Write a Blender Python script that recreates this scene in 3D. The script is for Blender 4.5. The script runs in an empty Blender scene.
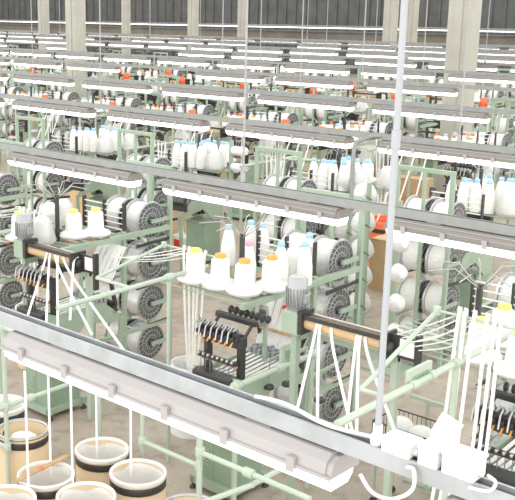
import bpy, math, random
from mathutils import Vector, Matrix
random.seed(7)
C = bpy.context.scene.collection
PI = math.pi
K = math.sqrt(.5)
CAMZ, F, PX, PY, TH = 4.85, 971.0, 150.0, 250.0, math.radians(14.22)
CT, ST = math.cos(TH), math.sin(TH)

# ------------------------------------------------------------------ camera geometry helpers
def ray(px, py):
    a, b = px - PX, py - PY
    fwd = F * CT - b * ST
    return (a - fwd) * K, (a + fwd) * K, F * ST + b * CT      # X, Y, drop
def at_z(px, py, z):
    x, y, d = ray(px, py); s = (CAMZ - z) / d
    return Vector((x * s, y * s, z))
def at_y(px, py, Y):
    x, y, d = ray(px, py); s = Y / y
    return Vector((x * s, Y, CAMZ - d * s))
def proj(p):
    r = (p[0] + p[1]) * K; f = (p[1] - p[0]) * K; d = CAMZ - p[2]
    dep = CT * f + ST * d
    if dep < .1: return (-9999, -9999, dep)
    return (PX + F * r / dep, PY + F * (d * CT - f * ST) / dep, dep)
def x_on_row(px, Y, z):
    # solve px(X) on the line y = Y, height z
    d = CAMZ - z; t = (px - PX) / F
    # (X+Y)K = t*(CT*(Y-X)K + ST*d)
    return (t * (CT * Y * K + ST * d) - Y * K) / (K * (1 + t * CT))
def inview(p, m=25):
    q = proj(p)
    return q[2] > .1 and -m < q[0] < 515 + m and -m < q[1] < 500 + m

# ------------------------------------------------------------------ materials
M = {}
def mat(name, col, rough=.5, metal=0., noise=0., scale=8., emit=0., trans=0., bump=0., dark=None):
    m = bpy.data.materials.new(name); m.use_nodes = True
    nt = m.node_tree; b = nt.nodes['Principled BSDF']
    b.inputs['Base Color'].default_value = (*col, 1); b.inputs['Roughness'].default_value = rough
    b.inputs['Metallic'].default_value = metal
    if noise > 0 or bump > 0:
        tc = nt.nodes.new('ShaderNodeTexCoord'); n = nt.nodes.new('ShaderNodeTexNoise')
        n.inputs['Scale'].default_value = scale; n.inputs['Detail'].default_value = 5
        nt.links.new(tc.outputs['Object'], n.inputs['Vector'])
        if noise > 0:
            r = nt.nodes.new('ShaderNodeValToRGB')
            c2 = dark or tuple(max(0, c * (1 - noise)) for c in col)
            r.color_ramp.elements[0].color = (*c2, 1); r.color_ramp.elements[0].position = .3
            r.color_ramp.elements[1].color = (*col, 1); r.color_ramp.elements[1].position = .65
            nt.links.new(n.outputs['Fac'], r.inputs['Fac']); nt.links.new(r.outputs['Color'], b.inputs['Base Color'])
        if bump > 0:
            bp = nt.nodes.new('ShaderNodeBump'); bp.inputs['Strength'].default_value = bump; bp.inputs['Distance'].default_value = .02
            nt.links.new(n.outputs['Fac'], bp.inputs['Height']); nt.links.new(bp.outputs['Normal'], b.inputs['Normal'])
    if emit:
        b.inputs['Emission Color'].default_value = (1, .985, .95, 1); b.inputs['Emission Strength'].default_value = emit
    if trans:
        b.inputs['Alpha'].default_value = trans
    M[name] = m
    return m
mat('green', (.36, .46, .36), .45, noise=.12, scale=3)
mat('green_pale', (.48, .57, .475), .4, noise=.1, scale=4)
mat('green_dark', (.29, .40, .30), .45, noise=.2, scale=2.5)
mat('rail_lit', (.44, .465, .48), .4, .25, noise=.2, scale=12)  # lighter copy of rail: stronger light on the nearest rail put into its colour
mat('rail', (.29, .305, .30), .4, .25, noise=.15, scale=12)
mat('rail_dark', (.16, .185, .21), .4, .3)
mat('housing', (.235, .22, .20), .45, noise=.06, scale=6)
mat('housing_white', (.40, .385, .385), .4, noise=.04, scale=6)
mat('tube', (1, 1, 1), .4, emit=3.0)
mat('clip', (.36, .365, .38), .35)
mat('yarn', (.86, .86, .84), .8, bump=.15, scale=60)
mat('film', (.80, .81, .80), .35, noise=.08, scale=9, bump=.6)
mat('film_clear', (.78, .80, .79), .25, trans=.45, bump=.5, scale=14)
mat('silver_yarn', (.70, .71, .71), .35, .25, noise=.15, scale=14)
mat('alu', (.60, .61, .62), .32, .75, noise=.15, scale=10)
mat('flange_dark', (.13, .135, .14), .5, .3)
mat('black', (.04, .039, .038), .45)
mat('iron', (.07, .07, .07), .4, .4, noise=.3, scale=20)
mat('steel', (.5, .5, .5), .3, .9)
mat('grey', (.33, .35, .36), .5)
mat('motor_grey', (.40, .42, .43), .4, .5)
mat('orange', (.85, .40, .08), .5)
mat('yellow', (.85, .68, .2), .5)
mat('blue', (.38, .62, .80), .5)
mat('pink', (.8, .4, .55), .5)
mat('red', (.75, .06, .04), .4)
mat('redorange', (.80, .17, .06), .45)
mat('card', (.66, .47, .27), .75, noise=.1, scale=5)
mat('card_light', (.74, .58, .38), .75, noise=.08, scale=5)
mat('wood', (.55, .37, .20), .6, noise=.25, scale=14)
mat('liner', (.82, .81, .78), .55, noise=.06, scale=10, bump=.5)
mat('white', (.83, .83, .82), .45)
mat('concrete', (.47, .465, .41), .8, noise=.12, scale=2)
mat('wall_dark', (.12, .125, .125), .8, noise=.3, scale=1)
mat('wall_brown', (.20, .18, .15), .8, noise=.3, scale=1)
mat('screen', (.12, .14, .14), .3)
mat('cable', (.78, .78, .77), .5)
mat('conduit', (.40, .42, .45), .5)
mat('jug', (.78, .78, .76), .45)
# floor: worn grey brown concrete with stains
mf = bpy.data.materials.new('floor_concrete'); mf.use_nodes = True; nt = mf.node_tree; b = nt.nodes['Principled BSDF']
tc = nt.nodes.new('ShaderNodeTexCoord')
n1 = nt.nodes.new('ShaderNodeTexNoise'); n1.inputs['Scale'].default_value = .9; n1.inputs['Detail'].default_value = 8; n1.inputs['Roughness'].default_value = .65
n2 = nt.nodes.new('ShaderNodeTexNoise'); n2.inputs['Scale'].default_value = 5.; n2.inputs['Detail'].default_value = 6
r1 = nt.nodes.new('ShaderNodeValToRGB'); r1.color_ramp.elements[0].color = (.36, .31, .255, 1); r1.color_ramp.elements[1].color = (.49, .425, .355, 1)
r1.color_ramp.elements[0].position = .35; r1.color_ramp.elements[1].position = .62
r2 = nt.nodes.new('ShaderNodeValToRGB'); r2.color_ramp.elements[0].color = (.72, .70, .68, 1); r2.color_ramp.elements[1].color = (1, 1, 1, 1)
r2.color_ramp.elements[0].position = .3; r2.color_ramp.elements[1].position = .5
mx = nt.nodes.new('ShaderNodeMix'); mx.data_type = 'RGBA'; mx.blend_type = 'MULTIPLY'; mx.inputs[0].default_value = 1
for n in (n1, n2): nt.links.new(tc.outputs['Object'], n.inputs['Vector'])
nt.links.new(n1.outputs['Fac'], r1.inputs['Fac']); nt.links.new(n2.outputs['Fac'], r2.inputs['Fac'])
nt.links.new(r1.outputs['Color'], mx.inputs[6]); nt.links.new(r2.outputs['Color'], mx.inputs[7])
nt.links.new(mx.outputs[2], b.inputs['Base Color']); b.inputs['Roughness'].default_value = .55
M['floor'] = mf

# ------------------------------------------------------------------ mesh builder
class MB:
    def __init__(s): s.v = []; s.f = []; s.m = []; s.sm = []; s.mats = []
    def mi(s, m):
        if m not in s.mats: s.mats.append(m)
        return s.mats.index(m)
    def add(s, vs, fs, m, smooth=False):
        o = len(s.v); s.v += [tuple(v) for v in vs]; k = s.mi(m)
        for f in fs: s.f.append([i + o for i in f]); s.m.append(k); s.sm.append(smooth)
        return s
    def box(s, x0, x1, y0, y1, z0, z1, m, bev=0.):
        if bev <= 0:
            v = [(x, y, z) for z in (z0, z1) for y in (y0, y1) for x in (x0, x1)]
            f = [(0, 2, 3, 1), (4, 5, 7, 6), (0, 1, 5, 4), (1, 3, 7, 5), (3, 2, 6, 7), (2, 0, 4, 6)]
            return s.add(v, f, m)
        e = bev; v = []; rings = [(z0, e), (z0 + e, 0), (z1 - e, 0), (z1, e)]
        for z, q in rings:
            for (x, y) in ((x0 + q + e, y0 + q), (x1 - q - e, y0 + q), (x1 - q, y0 + q + e), (x1 - q, y1 - q - e), (x1 - q - e, y1 - q), (x0 + q + e, y1 - q), (x0 + q, y1 - q - e), (x0 + q, y0 + q + e)):
                v.append((x, y, z))
        f = [tuple(range(7, -1, -1)), tuple(range(24, 32))]
        for r in range(3):
            for i in range(8):
                j = (i + 1) % 8; f.append((r * 8 + i, r * 8 + j, r * 8 + 8 + j, r * 8 + 8 + i))
        return s.add(v, f, m)
    def frame(s, d):
        d = Vector(d).normalized(); u = d.orthogonal().normalized(); w = d.cross(u)
        return d, u, w
    def lathe(s, prof, m, o=(0, 0, 0), axis=(0, 0, 1), n=20, cap0=True, cap1=True, smooth=True, wob=0.):
        o = Vector(o); d = Vector(axis).normalized()
        if abs(d.z) > .99: u = Vector((1, 0, 0)); w = Vector((0, 1, 0)) * (1 if d.z > 0 else -1)
        else: d, u, w = s.frame(d)
        vs = []; fs = []
        for k, (r, h) in enumerate(prof):
            for i in range(n):
                a = 2 * PI * i / n
                rr = r * (1 + wob * math.sin(a * 5 + k * 1.7) * .6 + wob * math.sin(a * 3 - k) * .5)
                vs.append(o + d * h + (u * math.cos(a) + w * math.sin(a)) * rr)
        for k in range(len(prof) - 1):
            for i in range(n):
                j = (i + 1) % n; fs.append((k * n + i, k * n + j, k * n + n + j, k * n + n + i))
        s.add(vs, fs, m, smooth)
        if cap0: s.add(vs[:n], [tuple(range(n - 1, -1, -1))], m)
        if cap1: s.add(vs[-n:], [tuple(range(n))], m)
        return s
    def rod(s, a, b, r, m, n=8, r2=None):
        a = Vector(a); b = Vector(b); L = (b - a).length
        if L < 1e-6: return s
        return s.lathe([(r, 0), (r2 if r2 is not None else r, L)], m, a, b - a, n)
    def path(s, pts, r, m, n=6):
        pts = [Vector(p) for p in pts]; vs = []; fs = []; u = None
        for k, p in enumerate(pts):
            t = (pts[min(k + 1, len(pts) - 1)] - pts[max(k - 1, 0)]).normalized()
            if u is None: u = t.orthogonal().normalized()
            u = (u - t * u.dot(t)).normalized(); w = t.cross(u)
            for i in range(n):
                a = 2 * PI * i / n; vs.append(p + (u * math.cos(a) + w * math.sin(a)) * r)
        for k in range(len(pts) - 1):
            for i in range(n):
                j = (i + 1) % n; fs.append((k * n + i, k * n + j, k * n + n + j, k * n + n + i))
        s.add(vs, fs, m, True)
        s.add(vs[:n], [tuple(range(n - 1, -1, -1))], m); s.add(vs[-n:], [tuple(range(n))], m)
        return s
    def bar(s, a, b, w, h, m):
        # rectangular bar between two points, h vertical-ish
        a = Vector(a); b = Vector(b); d = (b - a).normalized()
        up = Vector((0, 0, 1)) if abs(d.z) < .9 else Vector((0, 1, 0))
        sd = d.cross(up).normalized(); up = sd.cross(d)
        vs = [p + sd * x * w / 2 + up * y * h / 2 for p in (a, b) for (x, y) in ((-1, -1), (1, -1), (1, 1), (-1, 1))]
        return s.add(vs, [(3, 2, 1, 0), (4, 5, 6, 7), (0, 1, 5, 4), (1, 2, 6, 5), (2, 3, 7, 6), (3, 0, 4, 7)], m)
    def ribbon(s, pts, w, m, side=(1, 0, 0), t=.003):
        pts = [Vector(p) for p in pts]; sd = Vector(side).normalized()
        vs = []; fs = []
        for k, p in enumerate(pts):
            tg = (pts[min(k + 1, len(pts) - 1)] - pts[max(k - 1, 0)]).normalized()
            q = (sd - tg * sd.dot(tg)).normalized(); nn = tg.cross(q)
            vs += [p + q * w / 2 + nn * t, p - q * w / 2 + nn * t, p - q * w / 2 - nn * t, p + q * w / 2 - nn * t]
        for k in range(len(pts) - 1):
            for i in range(4):
                j = (i + 1) % 4; fs.append((k * 4 + i, k * 4 + j, k * 4 + 4 + j, k * 4 + 4 + i))
        n = len(pts) * 4
        fs += [(3, 2, 1, 0), (n - 4, n - 3, n - 2, n - 1)]
        return s.add(vs, fs, m)
    def ext(s, poly, axis, a, b, m):
        # polygon extruded along axis from a to b; poly in the two other axes (cyclic order)
        def P(t, p): return {'x': (t, p[0], p[1]), 'y': (p[0], t, p[1]), 'z': (p[0], p[1], t)}[axis]
        n = len(poly); vs = [P(a, p) for p in poly] + [P(b, p) for p in poly]
        fs = [tuple(range(n - 1, -1, -1)), tuple(range(n, 2 * n))] + [(i, (i + 1) % n, n + (i + 1) % n, n + i) for i in range(n)]
        return s.add(vs, fs, m)
    def sphere(s, c, r, m, n=12, k=8, sq=(1, 1, 1)):
        vs = []; fs = []
        for j in range(k + 1):
            t = PI * j / k
            for i in range(n):
                a = 2 * PI * i / n
                vs.append((c[0] + r * sq[0] * math.sin(t) * math.cos(a), c[1] + r * sq[1] * math.sin(t) * math.sin(a), c[2] - r * sq[2] * math.cos(t)))
        for j in range(k):
            for i in range(n):
                q = (i + 1) % n; fs.append((j * n + i, j * n + q, j * n + n + q, j * n + n + i))
        return s.add(vs, fs, m, True)
    def mesh(s, name):
        me = bpy.data.meshes.new(name); me.from_pydata(s.v, [], s.f)
        for m in s.mats: me.materials.append(M[m])
        me.polygons.foreach_set('material_index', s.m); me.polygons.foreach_set('use_smooth', s.sm)
        me.update(); return me
    def build(s, name, parent=None, loc=None):
        o = bpy.data.objects.new(name, s.mesh(name)); C.objects.link(o)
        if parent: o.parent = parent
        if loc is not None: o.location = loc
        return o
    def merged(s, others):
        for t in others:
            o = len(s.v); s.v += t.v
            for f, m, sm in zip(t.f, t.m, t.sm): s.f.append([i + o for i in f]); s.m.append(s.mi(t.mats[m])); s.sm.append(sm)
        return s

def tag(o, label, cat, group=None):
    o['label'] = label; o['category'] = cat
    if group: o['group'] = group
    return o
def empty(name, loc=(0, 0, 0)):
    o = bpy.data.objects.new(name, None); C.objects.link(o); o.location = loc; o.empty_display_size = .1
    return o
def struct(name, mb):
    o = mb.build(name); o['kind'] = 'structure'; return o
KIDS = {}
class Proto:
    """first use moves the built thing itself; later uses copy it with all its parts"""
    def __init__(s, root): s.root = root; s.used = False; s.kids = [(c, list(c.children)) for c in root.children]
    def put(s, loc, rotz=0., scale=None):
        if not s.used: r = s.root; s.used = True
        else:
            r = s.root.copy(); C.objects.link(r)
            for c, gs in s.kids:
                d = c.copy(); C.objects.link(d); d.parent = r
                for g in gs:
                    e = g.copy(); C.objects.link(e); e.parent = d
        r.location = loc; r.rotation_euler = (0, 0, rotz)
        if scale: r.scale = (scale,) * 3
        return r
def thing(name, parts):
    """parts: list of (name, MB) or (name, MB, [(sub, MB)...])"""
    r = empty(name)
    for p in parts:
        o = p[1].build(p[0], r)
        if len(p) > 2:
            for q in p[2]: q[1].build(q[0], o)
    return r
def single(name, parts):
    mb = MB(); l = []
    for p in parts:
        l.append(p[1])
        if len(p) > 2: l += [q[1] for q in p[2]]
    return mb.merged(l).build(name)
# families: labels that need an ordinal are written after everything stands
FAM = {}
ORD = ['first', 'second', 'third', 'fourth', 'fifth', 'sixth', 'seventh', 'eighth', 'ninth', 'tenth', 'eleventh', 'twelfth', 'thirteenth', 'fourteenth', 'fifteenth', 'sixteenth']
def fam(key, o, template, cat, group, p=None):
    FAM.setdefault(key, []).append((o, template, cat, group, p if p is not None else o.location.copy()))
def ordw(i, n):
    if n == 1: return 'only'
    if i == 0: return 'leftmost'
    if i == n - 1: return 'rightmost'
    return ORD[i] if i < len(ORD) else str(i + 1) + 'th'
def finish_families():
    for key, l in FAM.items():
        l.sort(key=lambda t: proj(t[4])[0])
        for i, (o, tp, cat, gr, p) in enumerate(l):
            w = ordw(i, len(l))
            tag(o, tp.replace('{o}', w + (' from left' if w not in ('leftmost', 'rightmost', 'only') else '')), cat, gr)

# ------------------------------------------------------------------ setting
struct('floor', MB().box(-90, 12, -4, 64, -.1, 0, 'floor'))
wb = MB().box(-90, 12, 60, 60.3, 0, 9, 'wall_dark')
for i in range(110):
    x = -88 + i * .9; wb.box(x, x + .15, 59.9, 60, 0, 9, 'wall_dark')
struct('wall_back', wb)
wl = MB().box(-90.3, -90, -4, 60.3, 0, 9, 'wall_dark')
for i in range(66): wl.box(-90, -89.9, i * .9, i * .9 + .15, 0, 9, 'wall_dark')
struct('wall_left', wl)
def column(px, Y, w, name):
    X = x_on_row(px, Y, 3.6)
    mb = MB()
    mb.box(X - w / 2, X + w / 2, Y - w / 2, Y + w / 2, 0, 8.5, 'concrete', .02)
    mb.box(X - w * .18, X + w * .18, Y - w / 2 - .03, Y - w / 2, 0, 8.5, 'concrete')
    struct(name, mb)
column(461, 20.15, .52, 'column_right'); column(76, 20.15, .46, 'column_left')
for i, (px, Y, w) in enumerate([(44, 29.5, .4), (126, 40, .4), (193, 40, .45), (242, 43.5, .4), (390, 40, .5), (412, 42.5, .4)]):
    column(px, Y, w, 'column_' + str(i + 1))
struct('trim_1', MB().box(-90, 12, 46.2, 46.8, 2.75, 3.3, 'wall_brown').box(-90, 12, 46.1, 46.9, 3.3, 3.36, 'wall_dark'))

# ------------------------------------------------------------------ lamps
ROWN = ['nearest', 'second', 'third', 'fourth', 'fifth', 'sixth', 'seventh', 'eighth', 'ninth', 'tenth', 'last faraway']
LL, PITCH = 1.63, 1.98
def lamp_parts(hm='housing', detail=True, cm='clip'):
    h = LL / 2
    hs = MB()
    hs.ext([(-.04, 0), (.04, 0), (.066, -.022), (.076, -.06), (-.076, -.06), (-.066, -.022)], 'x', -h + .02, h - .02, hm)
    hs.ext([(-.082, -.058), (.082, -.058), (.082, -.07), (-.082, -.07)], 'x', -h, h, hm)
    for sg in (-1, 1) if hm != cm else ():
        for yy, zz in ((.055, -.011), (.071, -.038)): hs.rod((-h + .03, sg * yy, zz), (h - .03, sg * yy, zz), .004, 'clip', 6)
    for s in (-1, 1): hs.ext([(-.03, -.008), (.03, -.008), (.06, -.025), (.072, -.06), (-.072, -.06), (-.06, -.025)], 'x', s * h * .97, s * h, hm)
    for k in (-.5, .5): hs.box(k - .05, k + .05, -.025, .025, 0, .0065, 'rail')
    ds = MB().ext([(-.076, -.07), (.076, -.07), (.068, -.1), (.045, -.122), (-.045, -.122), (-.068, -.1)], 'x', -h + .015, h - .015, 'tube')
    parts = [('housing', hs), ('diffuser', ds)]
    if detail:
        for i in range(6):
            x = -h + .14 + i * (LL - .28) / 5
            for s in (-1, 1):
                parts.append(('clip', MB().box(x - .016, x + .016, min(s * .076, s * .089), max(s * .076, s * .089), -.085, -.035, cm)))
    else:
        for i in range(4):
            x = -h + .2 + i * (LL - .4) / 3
            hs.box(x - .018, x + .018, -.089, -.08, -.085, -.035, 'clip')
    return parts
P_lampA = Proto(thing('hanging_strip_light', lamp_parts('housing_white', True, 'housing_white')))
P_lamp = Proto(thing('hanging_strip_light', lamp_parts()))
P_lamp2 = Proto(single('hanging_strip_light', lamp_parts(detail=False)))
ZR = 3.6
PH = [16, 168, 229, 260, 277, 286, 291, 291, 349, 261]
rowY = [2.325 + 3.06 * k for k in range(10)] + [50.]
for k, Y in enumerate(rowY):
    xl = x_on_row(-30, Y, ZR); xr = x_on_row(560, Y, ZR)
    if k == 10: xr = x_on_row(560, Y, ZR)
    mb = MB()
    mb.ext([(Y - .028, ZR), (Y - .018, ZR), (Y - .018, ZR - .04), (Y + .018, ZR - .04), (Y + .018, ZR), (Y + .028, ZR), (Y + .028, ZR - .055), (Y - .028, ZR - .055)], 'x', xl - 1, xr + 1, 'rail_lit' if k == 0 else 'rail')
    mb.box(xl - 1, xr + 1, Y - .017, Y + .017, ZR - .04, ZR - .014, 'rail_dark')
    q = mb.build('support_rail')
    tag(q, f'grey steel channel rail carrying the {ROWN[k]} row of strip lights', 'rail', 'lamp support rails')
    x0 = x_on_row(PH[k], Y, 3.47) if k < 10 else x_on_row(60, Y, 3.47)
    n0 = int((x0 - xl) / PITCH) + 2
    pr = P_lampA if k == 0 else P_lamp if k < 4 else P_lamp2
    pit = PITCH if k < 10 else 1.68
    for i in range(-n0, 60):
        xc = x0 + LL / 2 + i * pit
        if xc - LL / 2 > xr: break
        pts = [proj((xc + t * LL / 2, Y, 3.5)) for t in (-1, 0, 1)]
        if not any(-3 < p[0] < 518 and p[1] < 505 for p in pts): continue
        if k in (4, 6, 8) and i != 0 and random.random() < .12: continue
        o = pr.put((xc, Y, ZR - .062))
        fam(('lamp', k), o, f'lit white strip light, {{o}} under the {ROWN[k]} lamp rail', 'lamp', f'strip lights of the {ROWN[k]} row')

# suspension rods up from the rails
def rod_thing(px, k, r, m, name='suspension_rod', top=7.5):
    Y = rowY[k]; X = x_on_row(px, Y, ZR)
    mb = MB().rod((X, Y, ZR), (X, Y, top), r, m, 8)
    mb.lathe([(r * 2.2, 0), (r * 2.2, .05), (r * 1.4, .07)], m, (X, Y, ZR), n=10)
    o = mb.build(name)
    fam(('rod', k), o, f'thin vertical steel hanger rod, {{o}} on the {ROWN[k]} lamp rail', 'hanger rod', 'lamp rail hanger rods', Vector((X, Y, ZR)))
for px, k in [(243, 1), (459, 2), (101, 2), (33, 3), (300, 3), (362, 4), (222, 4), (260, 5), (423, 5), (485, 6), (150, 6), (326, 7), (375, 7), (60, 8), (200, 8), (307, 9)]:
    rod_thing(px, k, .008 if k < 4 else .011, 'clip')
# thick pale conduit of the nearest rail with its junction boxes
Y = rowY[0]; p = Vector((x_on_row(377, Y, ZR), Y, ZR))
cd = empty('conduit_pipe', p)
MB().rod((0, 0, .03), (0, 0, 3.2), .0095, 'conduit', 12).build('pipe', cd)
MB().lathe([(.02, 0), (.02, .025), (.014, .035), (.014, .06)], 'white', n=12).build('base_socket', cd)
MB().lathe([(.0125, 0), (.0125, .05)], 'conduit', (0, 0, .87), n=12).build('coupling', cd)
tag(cd, 'thick pale vertical conduit pipe rising from the nearest lamp rail', 'pipe')
def jbox(px, w, d, h, lab, dz=0, cover=False):
    X = x_on_row(px, Y, ZR)
    t = empty('junction_box', (X, Y, ZR))
    MB().box(-w / 2, w / 2, -d / 2, d / 2, 0, h, 'white', .004).build('body', t)
    MB().box(-w / 2 - .003, w / 2 + .003, -d / 2 - .003, d / 2 + .003, h, h + .012, 'white', .003).build('lid', t)
    for s in (-1, 1): MB().rod((s * w / 2, 0, h * .4), (s * (w / 2 + .01), 0, h * .4), .01, 'white', 10).build('cable_gland', t)
    tag(t, lab, 'junction box', 'junction boxes on the nearest rail'); return X, t
jbox(401, .09, .075, .035, 'flat white junction box on nearest rail beside the thick conduit')
jbox(433, .06, .075, .05, 'white cube junction box in the middle of the nearest rail boxes')
Xb, tb = jbox(463, .095, .075, .055, 'largest white junction box, rightmost on the nearest lamp rail')
t = MB().ext([(-.035, 0), (.035, 0), (.033, .075), (-.033, .075)], 'y', -.005, .005, 'white').build('access_panel', None, (x_on_row(435, Y, ZR), Y + .018, ZR + .064))
t.rotation_euler = (-.35, .3, 0); tag(t, 'loose white cover plate leaning upright on the cube junction box', 'cover plate')
pa = [at_y(360, 474, Y - .05), at_y(372, 492, Y - .05), at_y(392, 499, Y - .05), at_y(412, 490, Y - .05), at_y(414, 470, Y - .04), (x_on_row(414, Y, ZR), Y - .035, ZR - .02)]
def smooth(pts, n=5):
    pts = [Vector(p) for p in pts]; out = []
    for i in range(len(pts) - 1):
        p0 = pts[max(i - 1, 0)]; p1 = pts[i]; p2 = pts[i + 1]; p3 = pts[min(i + 2, len(pts) - 1)]
        for j in range(n):
            t = j / n
            out.append(.5 * ((2 * p1) + (p2 - p0) * t + (2 * p0 - 5 * p1 + 4 * p2 - p3) * t * t + (3 * p1 - p0 - 3 * p2 + p3) * t ** 3))
    return out + [pts[-1]]
tag(MB().path(smooth(pa), .006, 'cable', 8).build('power_cord'), 'white power cable looping down from the nearest strip light end', 'cable')
tag(MB().path(smooth([(Xb + .07, Y, ZR + .022), (Xb + .1, Y - .015, ZR + .018), (Xb + .095, Y - .04, ZR - .0), (Xb + .04, Y - .04, ZR - .01)]), .005, 'cable', 8).build('power_cord'), 'short white cable curling out of the rightmost junction box', 'cable')
a_, b_ = x_on_row(255, Y, ZR), x_on_row(395, Y, ZR)
tag(MB().path(smooth([(a_ + (b_ - a_) * t, Y + .01 * math.sin(t * 9), ZR + .012 + .006 * math.sin(t * 7)) for t in [i / 9 for i in range(10)]]), .007, 'cable', 8).build('power_cord'), 'white cable lying along the top of the nearest lamp rail', 'cable')
# bent grey conduit between second and third rails
e = [at_y(354, 170, 8.2), at_y(354, 150, 8.2), at_y(360, 141, 8.3), at_y(375, 136, 8.4), (x_on_row(386, rowY[2], ZR), rowY[2], ZR - .03)]
e[0] = Vector((e[1].x, e[1].y, 2.95))
tag(MB().path(smooth(e), .022, 'rail', 10).build('hanging_conduit'), 'bent grey metal conduit hanging from the third lamp rail', 'pipe')

# ------------------------------------------------------------------ machine parts (local: front of loom at y=0 facing -y, right rail at x=0)
def loom_parts():
    P = []
    cab = MB().box(-.55, .05, .06, .55, .12, .80, 'green_dark', .012)
    cab.box(-.57, .07, .04, .57, .80, .84, 'green_dark', .008).box(-.30, -.285, .052, .06, .16, .77, 'green').box(.045, .056, .14, .48, .2, .74, 'green_dark')
    P.append(('cabinet', cab, [('louvre', MB().merged([MB().box(-.52, -.33, .05, .06, .3 + i * .04, .318 + i * .04, 'green') for i in range(5)]))]))
    P.append(('plinth', MB().box(-.62, .12, .0, .07, .07, .15, 'green').box(-.62, .12, .54, .61, .07, .15, 'green').box(-.6, -.55, .0, .6, .07, .14, 'green').box(.05, .1, 0, .6, .07, .14, 'green')))
    for x in (-.59, .09):
        for y in (.035, .575): P.append(('foot', MB().lathe([(.045, 0), (.045, .02), (.02, .03), (.02, .075)], 'iron', (x, y, 0), n=10)))
    P.append(('tie_bar', MB().box(-.55, .11, .3, .36, 1.12, 1.18, 'green'))); P.append(('tie_bar', MB().box(-.55, .11, .9, .95, 1.1, 1.15, 'green')))
    P.append(('drive_shaft', MB().rod((-.55, .4, 1.0), (.11, .4, 1.0), .02, 'steel', 8).lathe([(.07, -.03), (.07, .03)], 'iron', (-.2, .4, 1.0), (1, 0, 0), n=14).lathe([(.05, -.02), (.05, .02)], 'iron', (-.35, .4, 1.0), (1, 0, 0), n=14)))
    for x in (-.56, .12):
        P.append(('side_plate', MB().ext([(.04, .84), (.3, .84), (.6, 1.1), (1.16, 1.0), (1.16, 1.1), (.9, 1.3), (.15, 1.3), (0, 1.36)], 'x', x - .02, x + .02, 'green')))
        P.append(('upright', MB().box(x + (.03 if x < 0 else -.09), x + (.09 if x < 0 else -.03), .12, .2, 1.13, 1.74, 'black')))
        P.append(('support_leg', MB().bar((x, 1.15, 0), (x, 1.2, 1.05), .05, .06, 'green')))
    P.append(('head_bar', MB().box(-.56, .12, .09, .2, 1.62, 1.74, 'black', .01).box(-.56, .12, .3, .36, 1.80, 1.86, 'iron', .01).rod((-.5, .2, 1.7), (-.5, .33, 1.83), .02, 'iron').rod((.06, .2, 1.7), (.06, .33, 1.83), .02, 'iron')))
    for i in range(7):
        x = -.5 + i * .095
        h = MB().box(x - .03, x + .03, .03, .13, 1.7, 1.79, 'iron', .008).path([(x - .02, .1, 1.78), (x - .02, .03, 1.86), (x, -.05, 1.82), (x, -.07, 1.72)], .011, 'steel', 6).path([(x + .02, .1, 1.78), (x + .025, .06, 1.85), (x + .02, .0, 1.83)], .014, 'motor_grey', 6).sphere((x, .0, 1.74), .028, 'black', 8, 5)
        P.append(('weaving_head', h, [('lever', MB().bar((x, .02, 1.72), (x + .01, -.04, 1.67), .016, .014, 'orange'))]))
    P.append(('tension_discs', MB().merged([MB().lathe([(.035, -.02), (.045, 0), (.035, .02)], 'black', (-.5 + i * .09, .5, 1.84), (1, .2, 0), n=10) for i in range(8)])))
    g = MB().box(-.54, .1, .03, .07, 1.46, 1.5, 'iron')
    for i in range(8):
        x = -.5 + i * .08; g.sphere((x, .02, 1.5), .022, 'steel', 8, 5).sphere((x + .03, .06, 1.45), .018, 'wood', 6, 4).rod((x, .05, 1.3), (x, .05, 1.5), .006, 'steel', 5)
    P.append(('thread_guides', g))
    o = MB().box(-.54, .1, -.05, .1, 1.18, 1.34, 'black', .01)
    for i in range(7): o.box(-.5 + i * .085, -.44 + i * .085, -.062, -.05, 1.2, 1.3, 'iron')
    P.append(('outlet_block', o))
    for i in range(7):
        x = -.47 + i * .085
        P.append(('outlet_finger', MB().bar((x, -.05, 1.2), (x, -.17, 1.15), .03, .02, 'white').bar((x, -.05, 1.205), (x, -.08, 1.195), .034, .026, 'red')))
        P.append(('woven_tape', MB().ribbon([(x, -.04, 1.3), (x, .3, 1.26), (x, .82, 1.30)], .05, 'yarn')))
    c = MB()
    for i in range(8):
        for j in range(3):
            x = -.52 + i * .08; c.box(x, x + .055, .8 + j * .07, .845 + j * .07, 1.22, 1.36 + .02 * ((i + j) % 2), 'grey', .008)
    P.append(('heddle_comb', c))
    P.append(('rear_bar', MB().rod((-.56, 1.02, 1.52), (.14, 1.02, 1.52), .018, 'wood', 8)))
    for x in (-.56, .13): P.append(('bar_arm', MB().bar((x, 1.02, 1.55), (x + .0, 1.1, 1.22), .035, .05, 'black')))
    P.append(('comb_base', MB().box(-.6, .14, 1.05, 1.12, 1.12, 1.22, 'black').merged([MB().box(-.58 + i * .06, -.55 + i * .06, 1.04, 1.13, 1.22, 1.26, 'iron') for i in range(12)])))
    w = MB()
    for i in range(16):
        x = -.53 + i * .041; w.ribbon([(x, .95, 1.34), (x - .02, 1.06, 1.5), (x - .14, 1.3, 1.72 + .012 * (i % 3)), (x - .24, 1.48, 1.86)], .033, 'film', t=.002)
    P.append(('warp_sheet', w))
    p = MB().box(-.2, -.06, .66, .70, 1.68, 1.88, 'grey', .008)
    P.append(('control_panel', p, [('display', MB().box(-.18, -.08, .652, .66, 1.79, 1.86, 'screen')), ('button', MB().lathe([(.014, 0), (.014, .012)], 'black', (-.14, .66, 1.73), (0, -1, 0), n=10))]))
    P.append(('panel_post', MB().box(-.16, -.12, .70, .74, 1.1, 1.88, 'green')))
    return P
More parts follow.
